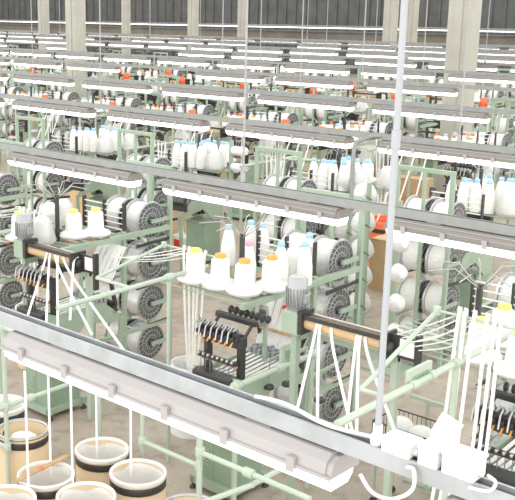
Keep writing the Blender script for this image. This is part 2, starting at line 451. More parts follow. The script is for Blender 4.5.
def creel_parts():
    P = []
    def post(x, y, z1, w=.055, m='green'): P.append(('post', MB().box(x - w / 2, x + w / 2, y - w / 2, y + w / 2, 0, z1, m, .004)))
    post(.03, 1.64, 2.0); post(.05, 2.48, 2.75); post(-.75, 2.48, 2.75); post(-.35, 2.48, 2.75, .045)
    for x in (.046, -.85):
        P.append(('side_rail', MB().box(x - .03, x + .03, .4 if x > 0 else 1.75, 2.46, 1.90, 1.97, 'green', .004)))
        if x > 0: P.append(('lower_rail', MB().box(x - .025, x + .025, 1.2, 2.46, .60, .65, 'green')))
    P.append(('top_rail', MB().box(-.78, .08, 2.455, 2.505, 2.70, 2.76, 'green', .004)))
    P.append(('cross_rail', MB().box(-.85, .03, .78, .83, 1.90, 1.96, 'green'))); P.append(('cross_rail', MB().box(-.85, .03, 1.62, 1.66, 1.9, 1.95, 'green')))
    P.append(('package_shelf', MB().merged([MB().rod((-1.1, .42 + i * .12, 1.955), (.03, .42 + i * .12, 1.955), .009, 'green', 6) for i in range(7)])))
    gb = MB()
    for i in range(5): gb.rod((-.8, 1.7, 2.0 + i * .075), (-.02, 1.7, 2.0 + i * .075), .009, 'white', 6)
    P.append(('guide_bars', gb))
    for x in (-.8, -.02, -.4): P.append(('guide_plate', MB().box(x - .008, x + .008, 1.67, 1.73, 1.9, 2.36, 'black')))
    for k in range(4):
        z = .35 + .57 * k
        for xa, xb in ((.033, .066), (-.766, -.733), (-.358, -.342)): P.append(('axle_bracket', MB().box(xa, xb, 2.13, 2.46, z - .025, z + .025, 'green')))
        if k < 3: P.append(('tension_bar', MB().rod((-.76, 1.86, z + .27), (.04, 1.86, z + .27), .012, 'steel', 6).bar((.04, 1.86, z + .27), (.06, 2.46, z + .30), .02, .04, 'iron').bar((-.755, 1.86, z + .27), (-.755, 2.46, z + .30), .02, .04, 'iron')))
    gp = MB().box(-.33, -.29, .8, .84, 1.96, 2.55, 'iron')
    P.append(('guide_pole', gp))
    s = MB()
    for a in range(7):
        t = a / 7 * 2 * PI + .3; s.path([(-.31, .82, 2.5), (-.31 + .22 * math.cos(t), .82 + .22 * math.sin(t), 2.68), (-.31 + .45 * math.cos(t), .82 + .45 * math.sin(t), 2.66)], .006, 'steel', 5)
    P.append(('guide_arms', s))
    return P
RB, LB = .255, .27
def flange_mb(x, sgn):
    f = MB().lathe([(.05, -.01), (RB - .005, -.01), (RB, 0), (RB - .005, .012), (.05, .012)], 'alu', (x, 0, 0), (sgn, 0, 0), n=28, smooth=False)
    f.lathe([(RB * .94, .0125), (.06, .0127)], 'flange_dark', (x, 0, 0), (sgn, 0, 0), n=28, cap0=False, cap1=False)
    xo = x + sgn * .017
    for rr in (.10, .17, .238):
        f.lathe([(rr - .005, .013), (rr - .005, .018), (rr + .005, .018), (rr + .005, .013)], 'alu', (x, 0, 0), (sgn, 0, 0), n=28, cap0=False, cap1=False)
    for i in range(20):
        a = 2 * PI * i / 20; pts = []
        for j, r in enumerate((.06, .12, .18, .24)):
            aa = a + j * .13; pts.append((xo, r * math.cos(aa), r * math.sin(aa)))
        for q in range(3): f.bar(pts[q], pts[q + 1], .008, .006, 'alu')
    return f
def beam_parts(full=.222, m='silver_yarn'):
    h = LB / 2
    y = MB().lathe([(full, -h + .012), (full + .003, -h * .4), (full, h - .012)], m, axis=(1, 0, 0), n=28, cap0=False, cap1=False)
    P = [('yarn_wrap', y)]
    for s in (-1, 1):
        P.append(('flange', flange_mb(s * h, s)))
        P.append(('hub', MB().lathe([(.055, 0), (.055, .03), (.035, .035), (.035, .05)], 'iron', (s * h, 0, 0), (s, 0, 0), n=12)))
    return P
def tall_parts(capm='blue'):
    return [('yarn_package', MB().lathe([(.07, 0), (.074, .03), (.073, .18), (.06, .27), (.042, .34), (.03, .36)], 'yarn', n=18)),
            ('cap', MB().lathe([(.03, .36), (.034, .365), (.034, .4), (.026, .41)], capm, n=14))]
def cone_parts(capm='orange'):
    return [('yarn_package', MB().lathe([(.088, .03), (.094, .05), (.083, .27), (.06, .29)], 'yarn', n=20)),
            ('cap', MB().lathe([(.05, .288), (.052, .30), (.05, .325), (.03, .33)], capm, n=14)),
            ('tray', MB().lathe([(.09, 0), (.15, .01), (.17, .035), (.165, .05), (.12, .075), (.09, .095)], 'film', n=22, wob=.03)),
            ('wing_nut', MB().lathe([(.012, -.03), (.018, -.02), (.018, -.005)], 'redorange', (.1, -.1, 0), n=8))]
def bag_parts():
    return [('yarn_package', MB().lathe([(.085, .02), (.09, .05), (.08, .26), (.05, .3)], 'yarn', n=16)),
            ('plastic_bag', MB().lathe([(.13, 0), (.16, .04), (.14, .12), (.12, .2), (.11, .26)], 'film_clear', n=18, wob=.06, cap1=False))]
def takeup_parts(L=.86, motor='motor_grey', post=False):
    # roller along x from 0 to L at z=0 (axis), gearbox at x<0
    P = [('roller', MB().lathe([(.06, .0), (.062, L * .5), (.06, L)], 'card', axis=(1, 0, 0), n=16)),
         ('press_bar', MB().box(0, L, -.075, -.055, .05, .09, 'iron').box(0, L, .03, .06, .05, .085, 'steel')),
         ('gearbox', MB().box(-.2, .0, -.1, .1, -.12, .1, 'green', .01).box(-.02, .03, -.1, .1, -.1, .12, 'black')),
         ('end_plate', MB().box(L, L + .03, -.12, .12, -.13, .12, 'black', .004).lathe([(.06, 0), (.06, .04), (.03, .05)], 'iron', (L + .03, 0, -.02), (1, 0, 0), n=14).box(L + .03, L + .3, .02, .04, -.1, .1, 'black').box(L + .27, L + .31, 0, .06, -.28, .14, 'black'),
          [('rating_label', MB().box(L + .12, L + .26, .014, .02, -.07, .08, 'white'))])]
    mo = MB().lathe([(.09, .1), (.09, .14), (.1, .145), (.1, .32), (.092, .33), (.095, .39), (.07, .42)], motor, (-.1, 0, 0), n=20)
    for i in range(20):
        a = 2 * PI * i / 20; c, s = math.cos(a), math.sin(a)
        mo.bar((-.1 + .105 * c, .105 * s, .15), (-.1 + .105 * c, .105 * s, .32), .006, .014, motor)
    mo.box(-.03, .02, -.04, .04, .18, .27, motor, .006)
    P.append(('motor', mo))
    if post: P.append(('stand_post', MB().box(-.13, -.07, -.03, .03, -2.05, -.12, 'green')))
    return P
def guide_post(name='post'): pass

def narrow(parts, x0=-.22, k=.76):
    for p in parts:
        for mb in [p[1]] + [q[1] for q in (p[2] if len(p) > 2 else [])]: mb.v = [(x0 + (v[0] - x0) * k, v[1], v[2]) for v in mb.v]
    return parts
P_loom = Proto(thing('ribbon_loom', narrow(loom_parts()))); S_loom = Proto(single('ribbon_loom', narrow(loom_parts())))
P_creel = Proto(thing('creel_frame', creel_parts())); S_creel = Proto(single('creel_frame', creel_parts()))
P_beam = Proto(thing('warp_spool', beam_parts())); P_beamw = Proto(thing('warp_spool', beam_parts(.212, 'yarn')))
S_beam = Proto(single('warp_spool', beam_parts(.212, 'yarn')))
P_tall = Proto(thing('yarn_bobbin', tall_parts())); S_tall = Proto(single('yarn_bobbin', tall_parts())); S_tallr = Proto(single('yarn_bobbin', tall_parts('redorange')))
P_pink = Proto(thing('yarn_bobbin', tall_parts('pink')))
P_cone = Proto(thing('yarn_cone', cone_parts())); P_coney = Proto(thing('yarn_cone', cone_parts('yellow'))); P_coneb = Proto(thing('yarn_cone', cone_parts('blue')))
S_cone = Proto(single('yarn_cone', cone_parts())); S_bag = Proto(single('yarn_cone', bag_parts())); P_bag = Proto(thing('yarn_cone', bag_parts()))
P_take = Proto(thing('take_up_roller', takeup_parts())); S_taker = Proto(single('take_up_roller', takeup_parts(motor='redorange', post=True)))

def drum_parts(liner=True, white=False):
    R, H = .245, .84; bm = 'white' if white else 'card_light'
    P = [('shell', MB().lathe([(R, 0), (R, H), (R - .012, H), (R - .012, .05)], bm, n=40, cap1=False))]
    P.append(('bottom_disc', MB().lathe([(R - .012, .04), (R - .012, .05)], bm, n=40)))
    P.append(('black_band', MB().lathe([(R + .001, H - .115), (R + .006, H - .11), (R + .006, H - .05), (R + .001, H - .045)], 'black', n=40, cap0=False, cap1=False)))
    P.append(('rim_ring', MB().lathe([(R + .002, H - .02), (R + .01, H - .012), (R + .01, H + .004), (R - .013, H + .008), (R - .013, H - .02)], 'steel' if not liner else 'liner', n=40, cap0=False, cap1=False)))
    if liner:
        P.append(('plastic_liner', MB().lathe([(R + .006, H - .03), (R + .009, H - .012), (R + .006, H + .008), (R - .008, H + .008), (R - .016, H - .1), (R - .03, .3), (R - .06, .2), (0.01, .18)], 'liner', n=40, cap0=False, cap1=False, wob=.012)))
    else:
        P.append(('ribbon_pile', MB().lathe([(R - .015, H - .26), (.17, H - .17), (.13, H - .08), (.07, H - .05), (.01, H - .04)], 'yarn', n=24, cap0=False, wob=.08)))
        for a in (2.6, 5.9): P.append(('hand_hole', MB().sphere(((R - .012) * math.cos(a), (R - .012) * math.sin(a), H - .09), .03, 'black', 10, 6, (.5, 1.2, .8))))
    return P
def gantry_mb():
    g = MB()
    for y in (-.5, .95): g.rod((.3, y, 0), (.3, y, 2.1), .024, 'green_pale', 8)
    g.rod((.3, -.7, 2.1), (.3, 1.0, 2.1), .026, 'green_pale', 8).rod((-.3, .4, 2.23), (.33, .4, 2.23), .011, 'green_pale', 6).rod((-.3, -.5, 2.1), (-.3, .42, 2.23), .018, 'green_pale', 8).rod((-.3, -.5, 2.1), (.3, -.5, 2.1), .018, 'green_pale', 8)
    g.rod((.3, .4, 2.1), (.3, .4, 2.26), .03, 'green_pale', 8).rod((-.3, -.5, .9), (.3, -.5, .9), .02, 'green_pale', 8).rod((-.3, -.5, 0), (-.3, -.5, 2.12), .022, 'green_pale', 8)
    return g
S_gantry = Proto(gantry_mb().build('ribbon_gantry')); S_drum = Proto(single('fibre_drum', drum_parts()))

MROW = ['nearest', 'second', 'third', 'fourth', 'fifth', 'sixth']
def w(ox, oy, rot, x, y, z):
    return Vector((ox + x, oy + y, z)) if rot == 0 else Vector((ox - x, oy - y, z))
rng = random.Random(3)
def machine(r, ox, oy, rot, beams=4, cones=True, loom=True, creel=True, take=True, detail=True, dxl=.26, ncone=13, tapes=5, beam_white=False):
    c = proj((ox - .3, oy + (.6 if not rot else -.6), 1.5))
    rz = PI if rot else 0
    rn = MROW[r]
    if loom and inview(w(ox, oy, rot, -.2, .4, 1.3), 40):
        o = (P_loom if detail else S_loom).put(w(ox, oy, rot, dxl, 0, 0), rz)
        fam(('loom', r), o, f'green and black ribbon loom, {{o}} in the {rn} machine row', 'loom', f'ribbon looms of the {rn} row')
    if creel:
        o = (P_creel if detail else S_creel).put((ox, oy, 0), rz)
        fam(('creel', r), o, f'green creel frame holding warp beams, {{o}} in the {rn} machine row', 'creel', f'creel frames of the {rn} row', Vector((ox, oy + (2.2 if not rot else -2.2), 1)))
    for k in range(beams):
        kk = k if beams == 4 else 3 - k
        for j, x in enumerate((-.155, -.545)):
            p = w(ox, oy, rot, x, 2.18, .35 + .57 * kk)
            if not inview(p, 5): continue
            o = (P_beam if r == 0 else P_beamw if detail else S_beam).put(p, rz)
            lv = ['bottom', 'second lowest', 'second highest', 'top'][kk]
            fam(('beam', r, kk), o, f'{"silver" if r == 0 else "white"} warp spool on {lv} level, {{o}} in the {rn} machine row', 'warp spool', f'warp spools of the {rn} row')
    if cones:
        for (x, y, kd) in [(-.1, .35, 'c'), (-.55, .35, 'c'), (-.1, .8, 'c'), (-.42, .84, 't'), (-.74, .66, 't'), (-.84, .98, 'b'), (-.02, 1.1, 't'), (-.33, .58, 't'), (-.56, .68, 't'), (-.92, .36, 'b'), (-.2, 1.09, 't'), (-.38, 1.06, 't'), (-.56, 1.04, 't')][:ncone]:
            if rng.random() < .1: continue
            p = w(ox, oy, rot, x, y, 1.971)
            if not inview(p, 3): continue
            if r == 1 and kd == 'c': kd = 'k'
            if detail: pr = {'k': P_coneb, 'c': P_coney, 't': P_tall, 'b': P_bag}[kd]
            else: pr = {'c': S_cone, 't': S_tallr if r == 2 and rng.random() < .5 else S_tall, 'b': S_bag}[kd]
            p = p + (Vector((0, 0, .03)) if kd in 'ck' else Vector((0, 0, 0)))
            o = pr.put(p, rng.random() * 6, 1.15 if r == 1 else None)
            ds = {'k': 'large white yarn cone with blue cap', 'c': 'white yarn cone on a tray', 't': 'tall white yarn bobbin', 'b': 'bagged white yarn cone'}[kd]
            fam(('cone', r, kd), o, f'{ds}, {{o}} above the {rn} machine row', 'yarn cone', f'yarn packages of the {rn} row')
    if take:
        p = w(ox, oy, rot, -1.0, -.22, 2.05)
        if inview(p, 10):
            o = S_taker.put(p, rz)
            fam(('take', r), o, f'take-up roller with red orange motor, {{o}} in the {rn} machine row', 'roller', f'take-up rollers of the {rn} row')
    if tapes:
        gx = -1.75
        g = w(ox, oy, rot, gx, 0, 0)
        if inview(g + Vector((0, 0, 2)), 20):
            o = S_gantry.put(g, rz); fam(('gan', r), o, f'green tube gantry with hanging ribbons, {{o}} in the {rn} machine row', 'gantry', 'ribbon gantries farther back')
            o = S_drum.put(w(ox, oy, rot, gx + .02, .4, 0), rng.random() * 6); fam(('drm', r), o, f'fibre drum under a ribbon gantry, {{o}} in the {rn} machine row', 'drum', 'fibre drums farther back')
            for i in range(tapes):
                xo = gx - .2 + .4 * i / max(1, tapes - 1)
                a = w(ox, oy, rot, xo, .4, 2.245); b_ = w(ox, oy, rot, gx + (xo - gx) * .5 + rng.uniform(-.03, .03), .42, .75)
                rb = MB().ribbon([a, a * .5 + b_ * .5 + Vector((rng.uniform(-.02, .02), 0, 0)), b_], .028, 'yarn', (1, .3, 0), .004).build('woven_ribbon')
                fam(('rib', r), rb, f'white ribbon hanging from a gantry, {{o}} in the {rn} machine row', 'ribbon', f'woven ribbons of the {rn} row', a)
        if take:
            for i in range(3):
                a = w(ox, oy, rot, -.9 + .25 * i, -.3, 2.05); b_ = w(ox, oy, rot, -1.1 + .4 * i, -.95, .5 + .2 * i)
                if not inview(a, 0): continue
                rb = MB().ribbon([a, b_], .028, 'yarn', (1, .0, 0), .004).build('woven_ribbon')
                fam(('srib', r), rb, f'white ribbon slanting from a take-up roller, {{o}} in the {rn} machine row', 'ribbon', f'woven ribbons of the {rn} row', a)

# nearest row (individually measured)
for X, l in [(-12.05, .28), (-8.9, .40), (-5.91, .26), (-3.3, .57)]:
    machine(0, X, 6.75, 0, cones=False, take=False, dxl=l, tapes=0)
# second row, turned round
for X in (-6.72, -9.15, -12.2, -15.1): machine(1, X, 13.98, 1, take=False, tapes=5 if X < -10 else 0)
# rows behind
def xs(Y, ph, pitch=2.7):
    lo, hi = -1.352 * Y - 1.2, -.465 * Y + 1.2
    k0 = math.ceil((lo - ph) / pitch); out = []
    while ph + k0 * pitch < hi: out.append(ph + k0 * pitch); k0 += 1
    return out
for X in xs(18, -14.2): machine(2, X, 16.9, 0, beams=3, detail=False)
for X in xs(23, -13.0): machine(3, X, 24.0, 1, beams=2, detail=False, ncone=8, tapes=4)
for X in xs(27.5, -13.7): machine(4, X, 26.8, 0, beams=1, detail=False, ncone=4, tapes=2)
for X in xs(33, -15.0): machine(5, X, 34.0, 1, beams=1, detail=False, take=False, ncone=3, tapes=0)

# ------------------------------------------------------------------ cones of the nearest row, placed one by one
def cone_at(pr, px, py, z, key, tp, cat='yarn cone', sc=None):
    p = at_z(px, py, z); o = pr.put(p, rng.random() * 6, sc or 1.13)
    fam(key, o, tp, cat, 'yarn packages of the nearest row')
for px, py in [(244, 294), (220, 288), (271, 290)]:
    cone_at(P_cone, px, py, 1.99, 'oc', 'orange capped white yarn cone on tray, {o} of the centre cluster')
cone_at(P_coney, 195, 282, 1.99, 'yc1', 'white yarn cone with pale yellow cap behind the hanging tapes, left of the orange caps')
for px, py in [(228, 264), (250, 259), (262, 262), (280, 284), (304, 284), (308, 274)]:
    cone_at(P_tall, px, py, 1.97, 'tb', 'tall blue capped white yarn bobbin, {o} in centre cluster')
cone_at(P_pink, 248, 283, 1.97, 'pk', 'white yarn bobbin with pink cap in the front centre cluster')
for px, py in [(293, 279)]:
    cone_at(P_bag, px, py, 1.97, 'bg', 'bagged white yarn cone between the blue capped bobbins of the centre cluster')
for px, py in [(74, 238), (96, 236), (20, 240)]:
    cone_at(P_coney, px, py, 1.99, 'lc', 'yellow capped white yarn cone on tray, {o} of the left cluster')
for px, py in [(50, 228), (64, 224), (42, 243)]:
    cone_at(P_bag, px, py, 1.97, 'lb', 'bagged white yarn cone, {o} of the left cluster')
for px, py in [(478, 360), (501, 345), (517, 375)]:
    cone_at(P_coney, px, py, 1.99, 'rc', 'yellow capped white yarn cone on tray, {o} at right edge')

# ------------------------------------------------------------------ take-up rollers of the nearest row
pl = at_y(30, 248, 7.0); o = P_take.put((pl.x, 7.0, 1.99)); tag(o, 'wooden brown take-up roller with grey motor at the left, above left loom', 'roller', 'front take-up rollers')
p2 = at_y(305, 324, 7.05); o2 = P_take.put((p2.x, 7.05, 2.0)); tag(o2, 'brown take-up roller with grey motor right of the centre loom', 'roller', 'front take-up rollers')
def stand(name, pts, label, cat='stand', posts=(), m='green_pale', r=.024, group=None, clamps=()):
    t = empty(name, (pts[0][0][0], pts[0][0][1], 0)); o = Vector(t.location)
    for a, b in pts:
        MB().rod(Vector(a) - o, Vector(b) - o, r, m, 10).build('tube', t)
    for c, d in clamps:
        c = Vector(c) - o; d = Vector(d)
        MB().lathe([(r * 1.55, -.05), (r * 1.7, -.04), (r * 1.7, .04), (r * 1.55, .05)], m, c, d, n=12).build('clamp', t)
    tag(t, label, cat, group); return t
def roller_posts(x, y, z, L, lab):
    t = empty('roller_stand', (x, y, 0))
    MB().box(-.13, -.07, -.03, .03, 0, z - .12, 'green').build('post', t)
    MB().box(L - .03, L + .03, .15, .21, 0, z - .1, 'green_pale').build('post', t)
    MB().box(-.1, L + .03, .16, .2, z - .2, z - .14, 'green').build('crossbar', t)
    MB().box(L + .003, L + .027, .03, .2, z - .19, z - .1, 'green').build('bracket', t)
    MB().box(-.14, -.06, .02, .2, z - .2, z - .12, 'green').build('bracket', t)
    tag(t, lab, 'stand', 'front roller stands')
roller_posts(pl.x, 7.0, 1.99, .86, 'green post stand carrying the left brown take-up roller')
roller_posts(p2.x, 7.05, 2.0, .86, 'green post stand carrying the right brown take-up roller')

# ------------------------------------------------------------------ tapes
def tape(pts, key, tp, wd=.026, sag=None, side=(1, .3, 0)):
    o = MB().ribbon(smooth(pts, 6), wd, 'yarn', side, .004).build('woven_ribbon')
    fam(key, o, tp, 'ribbon', 'white woven ribbons', Vector(pts[-1] if not sag else pts[0]))
# from left roller
Zt = 1.99 + .06
def roll_tape(rx, ry, px_on, end, key, tp):
    X = x_on_row(px_on, ry - .05, Zt)
    tape([(X, ry, Zt + .003 + .0), (X, ry - .06, Zt - .02), tuple(Vector((X, ry - .08, Zt - .08)) * .8 + Vector(end) * .2), end], key, tp)
for a, e in [(48, (27, 318)), (51, (46, 330)), (56, (92, 335)), (59, (58, 335)), (64, (125, 352)), (75, (70, 320))]:
    roll_tape(pl.x, 7.0, a, at_y(e[0], e[1], 6.35), 'ltape', 'white ribbon slanting from the left brown roller, {o} at its foot')
for a, e in [(318, (290, 440)), (321, (317, 450)), (332, (358, 455)), (358, (344, 450)), (361, (356, 460)), (366, (400, 445))]:
    roll_tape(p2.x, 7.05, a, at_y(e[0], e[1], 6.45), 'rtape', 'white ribbon slanting from the right brown roller, {o} at its foot')

# overhead ribbon gantries between looms: ribbons run from the loom over the rod and hang down into a drum
def gantry(xp, xr, y0, y1, z, posts, label, yr=7.85, zrod=2.16, xe=None):
    t = empty('ribbon_gantry', (xp, y0, 0)); o = Vector((xp, y0, 0))
    MB().rod((0, 0, z), (0, y1 - y0, z), .026, 'green_pale', 12).build('tube', t)
    MB().rod((xr - xp, yr - y0, zrod), ((xe - xp) if xe else .03, yr - y0, zrod), .011, 'green_pale', 8).build('guide_rod', t)
    MB().rod((xr - xp, yr - y0 - 1.0, z), (xr - xp, yr - y0 + .02, zrod), .018, 'green_pale', 10).build('tube', t)
    MB().rod((0, yr - y0, z), (0, yr - y0, zrod + .03), .03, 'green_pale', 12).build('clamp', t)
    MB().rod((xr - xp, yr - y0, zrod - .03), (xr - xp, yr - y0, zrod + .03), .03, 'green_pale', 12).build('clamp', t)
    MB().rod((xr - xp, yr - y0 - 1.0, z), (0, yr - y0 - 1.0, z), .018, 'green_pale', 10).build('tube', t)
    for yp in posts:
        MB().rod((0, yp - y0, 0), (0, yp - y0, z), .024, 'green_pale', 12).build('post', t)
        MB().lathe([(.04, -.05), (.042, -.04), (.042, .04), (.04, .05)], 'green_pale', (0, yp - y0, z), (0, 1, 0), n=12).build('clamp', t)
    tag(t, label, 'gantry', 'ribbon gantries'); return t
YC, ZC = 7.45, 2.28
gantry(-6.72, x_on_row(164, YC, ZC), 5.5, 7.6, 2.1, [7.0], 'pale green tube gantry with hanging ribbons left of the centre loom', yr=YC, zrod=ZC, xe=x_on_row(228, YC, ZC))
YG, ZG = 6.5, 2.6
gantry(-3.21, x_on_row(437, YG, ZG), 4.9, 7.6, 2.25, [6.45], 'pale green tube gantry with hanging ribbons near the right edge', yr=YG, zrod=ZG, xe=x_on_row(520, YG, ZG))
gantry(-9.6, -10.4, 6.2, 7.85, 2.1, [6.9], 'pale green tube gantry with hanging ribbons at the left edge', yr=7.85)
for xs_, key, nm in [([x_on_row(q, YC, ZC) for q in (186, 191, 197, 202, 207)], 'g1', 'left of the centre loom'), ([x_on_row(q, YG, ZG) for q in (461, 467, 476, 489, 497, 503)], 'g2', 'near the right edge'), ([-10.3, -10.22, -10.12, -9.98, -9.88], 'g0', 'at the left edge')]:
    for i, X in enumerate(xs_):
        Yr, Zr = (YG, ZG) if key == 'g2' else (YC, ZC) if key == 'g1' else (7.85, 2.16)
        ym = Yr - .05 if key != 'g1' else 7.7
        xm = X - .12 if key == 'g2' else -7.04 + .4 * (X + 6.8) if key == 'g1' else X * .6 + .4 * (sum(xs_) / len(xs_))
        tape([(X, Yr - .01, Zr + .016), (X - .005, Yr - .03, Zr - .01), (X * .6 + xm * .4 + rng.uniform(-.02, .02), Yr * .6 + ym * .4 - .02, 1.5), (xm, ym, .75)], key + 'v', f'white ribbon hanging from gantry {nm}, {{o}}', .026)
        src = (X - 1.25 + rng.uniform(-.1, .1), 7.3 + i * .05, 2.0 + rng.uniform(-.05, .03)) if key != 'g2' else tuple(at_y(392 + 3 * i, 336 + 3 * i, 7.15))
        mid = ((X + src[0]) / 2, (Yr - .01 + src[1]) / 2, (src[2] + Zr) / 2 - .03 * (i % 3))
        tape([src, mid, (X, Yr + .005, Zr + .018)], key + 'h', f'white ribbon running level to gantry {nm}, {{o}}', .008, side=(.3, .3, 1), sag=True)

# ------------------------------------------------------------------ drums
P_drum = Proto(thing('fibre_drum', drum_parts())); P_druml = Proto(thing('fibre_drum', drum_parts(False))); P_drumw = Proto(thing('fibre_drum', drum_parts(True, True)))
for pr, px, py, lab in [(P_druml, 23, 428, 'tan fibre drum without liner holding a white pile, steel rim'),
        (P_drumw, 2, 403, 'white drum standing behind the tan drum at left edge'),
        (P_drum, 46, 473, 'tan lined fibre drum with a wooden slat laid across its rim'),
        (P_drum, 102, 448, 'tan lined fibre drum farthest back right of the bundle of drums'),
        (P_drum, 138, 471, 'tan lined fibre drum rightmost of the lined front drums'),
        (P_drum, 86, 495, 'tan lined fibre drum in the middle at the bottom edge'),
        (P_drum, 6, 498, 'tan lined fibre drum in the bottom left corner'),
        (P_druml, 190, 507, 'open tan fibre drum at bottom edge beside the green cabinet')]:
    o = pr.put(at_z(px, py, .85) - Vector((0, 0, .85)), rng.random() * 6); tag(o, lab, 'drum', 'fibre drums')
o = P_drumw.put((-7.1, 7.78, 0), 1.); tag(o, 'white lined drum under hanging ribbons left of the centre loom', 'drum', 'fibre drums')
o = P_drum.put((-10.1, 7.85, 0), 2.); tag(o, 'lined drum under the hanging ribbons at the left edge', 'drum', 'fibre drums')
q = at_z(46, 473, .85); a = at_z(17, 481, .87); b = at_z(68, 456, .87)
sl = empty('wooden_slat', (q.x, q.y, .862)); a -= q; b -= q; a.z = b.z = .014
MB().bar(a, b, .05, .014, 'wood').build('slat', sl); MB().bar(a + (b - a) * .42, a + (b - a) * .5, .056, .018, 'redorange').build('red_tape', sl)
tag(sl, 'wooden slat with red tape lying across a lined drum', 'slat')
# ribbons dropping into the front drums
for px, y0, px2, y1, Y in [(28, 398, 29, 500, 5.0), (48, 330, 51, 478, 5.2), (72, 380, 73, 495, 5.1), (97, 380, 97, 458, 5.6), (130, 380, 131, 478, 5.4)]:
    bt = at_z(px2, y1, .72); tp_ = at_y(px, y0, bt.y); tp_ = Vector((bt.x, bt.y, max(tp_.z, 1.9)))
    tape([tp_, tp_ * .5 + bt * .5, bt], 'dtape', 'white ribbon dropping into the front drums, {o} of five', .02)
# low pale green tube frames round the drums
def tubes(name, loc, segs, clamps, lab, r=.022):
    t = empty(name, (loc[0], loc[1], 0)); o = Vector((loc[0], loc[1], 0))
    for a, b in segs: MB().rod(Vector(a) - o, Vector(b) - o, r, 'green_pale', 12).build('tube' if abs(Vector(a).z - Vector(b).z) < .3 else 'post', t)
    for c, d in clamps: MB().lathe([(r * 1.5, -.045), (r * 1.75, -.035), (r * 1.75, .035), (r * 1.5, .045)], 'green_pale', Vector(c) - o, d, n=12).build('clamp', t)
    tag(t, lab, 'tube frame', 'tube frames by the drums')
xL, yL = -6.93, 5.02
tubes('tube_frame', (xL, yL), [((xL, yL, 0), (xL, yL, 2.05)), ((xL, yL - .3, 1.2), (xL, 6.2, 1.2)), ((xL, yL, .78), (xL - .5, yL, .78)), ((xL, 6.2, 0), (xL, 6.2, 1.25)), ((xL, yL, 1.98), (xL + 2.6, yL, 1.98))],
      [((xL, yL, 1.2), (0, 0, 1)), ((xL, yL, .78), (0, 0, 1)), ((xL, 5.3, 1.2), (0, 1, 0)), ((xL, 6.2, 1.2), (0, 0, 1)), ((xL, yL, 1.98), (0, 0, 1))], 'pale green clamped tube frame standing beside the drums at left edge')
y2 = 5.8
tubes('tube_frame', (-5.9, y2), [((-5.9, y2, 0), (-5.9, y2, 1.3)), ((-5.2, y2, 0), (-5.2, y2, 1.3)), ((-5.9, y2, .93), (-5.2, y2, .93))],
      [((-5.9, y2, .93), (0, 0, 1)), ((-5.2, y2, .93), (0, 0, 1))], 'pale green tube frame behind the front drums')
pA = at_y(200, 452, 5.3); pB = at_y(310, 502, 5.3); zz = pA.z
tubes('tube_frame', (pA.x, 5.3), [((pA.x, 5.3, 0), (pA.x, 5.3, 1.55)), ((pA.x, 5.3, zz), (pB.x, 5.3, zz)), ((pB.x - .55, 5.3, zz - .1), (pB.x - .55, 5.9, zz - .1)), ((pA.x + .1, 5.0, zz - .35), (pA.x + .55, 5.3, zz - .08))],
      [((pA.x, 5.3, zz), (0, 0, 1)), ((pA.x + .5, 5.3, zz), (1, 0, 0))], 'pale green tube frame in front of the green loom cabinet')
# pipe right of the centre loom
pA = Vector((-5.33, 6.3, 1.45)); pB = Vector((-5.33, 7.75, 1.45))
tubes('tube_frame', (-5.33, 7.0), [(pA, pB), ((-5.33, 7.62, 0), (-5.33, 7.62, 1.5)), ((-5.33, 6.45, 0), (-5.33, 6.45, 1.5))], [((-5.33, 7.62, 1.45), (0, 1, 0)), ((-5.33, 7.1, 1.45), (0, 1, 0)), ((-5.33, 6.45, 1.45), (0, 1, 0))], 'pale green tube rail running past the centre loom', .027)
br = empty('guide_bracket', (-3.21, 5.95, 2.25))
MB().box(-.05, -.02, -.15, .17, -.06, .1, 'green_pale').box(-.051, -.019, -.1, .12, -.01, .05, 'green_dark').build('plate', br)
for y in (-.12, .14): MB().lathe([(.034, -.03), (.034, .03)], 'green_pale', (0, y, 0), (0, 1, 0), n=12).build('clamp', br)
tag(br, 'pale green slotted bracket clamped on the right gantry tube', 'bracket')
br = empty('guide_bracket', (-5.33, 7.3, 1.45))
MB().box(-.05, -.02, -.15, .15, .0, .2, 'green_pale').box(-.051, -.019, -.1, .1, .05, .14, 'green_dark').build('plate', br)
for y in (-.12, .12): MB().lathe([(.034, -.03), (.034, .03)], 'green_pale', (0, y, 0), (0, 1, 0), n=12).build('clamp', br)
tag(br, 'pale green slotted bracket on the tube right of the centre loom', 'bracket')

# ------------------------------------------------------------------ wire basket cart with bags, tub, weights
q = at_z(413, 424, .9); bc = empty('basket_cart', (q.x, q.y, 0))
wx, wy = .32, .21; wm = MB()
for z, r in ((.9, .008), (.6, .005), (.5, .005)):
    wm.path([(-wx, -wy, z), (wx, -wy, z), (wx, wy, z), (-wx, wy, z), (-wx, -wy, z)], r, 'iron' if z > .8 else 'steel', 6)
for i in range(14):
    x = -wx + 2 * wx * i / 13
    for y in (-wy, wy): wm.rod((x, y, .5), (x, y, .9), .003, 'iron', 4)
    wm.rod((x, -wy, .5), (x, wy, .5), .003, 'steel', 4)
for i in range(9):
    y = -wy + 2 * wy * i / 8
    for x in (-wx, wx): wm.rod((x, y, .5), (x, y, .9), .003, 'iron', 4)
wm.build('wire_basket', bc)
for x in (-.28, .28):
    for y in (-.17, .17):
        l = MB().rod((x, y, .06), (x, y, .5), .012, 'green', 8).build('leg', bc)
        MB().lathe([(.04, -.012), (.04, .012)], 'black', (x, y, .04), (0, 1, 0), n=12).build('castor', l)
tag(bc, 'wire basket cart holding white yarn bags behind the junction boxes', 'cart')
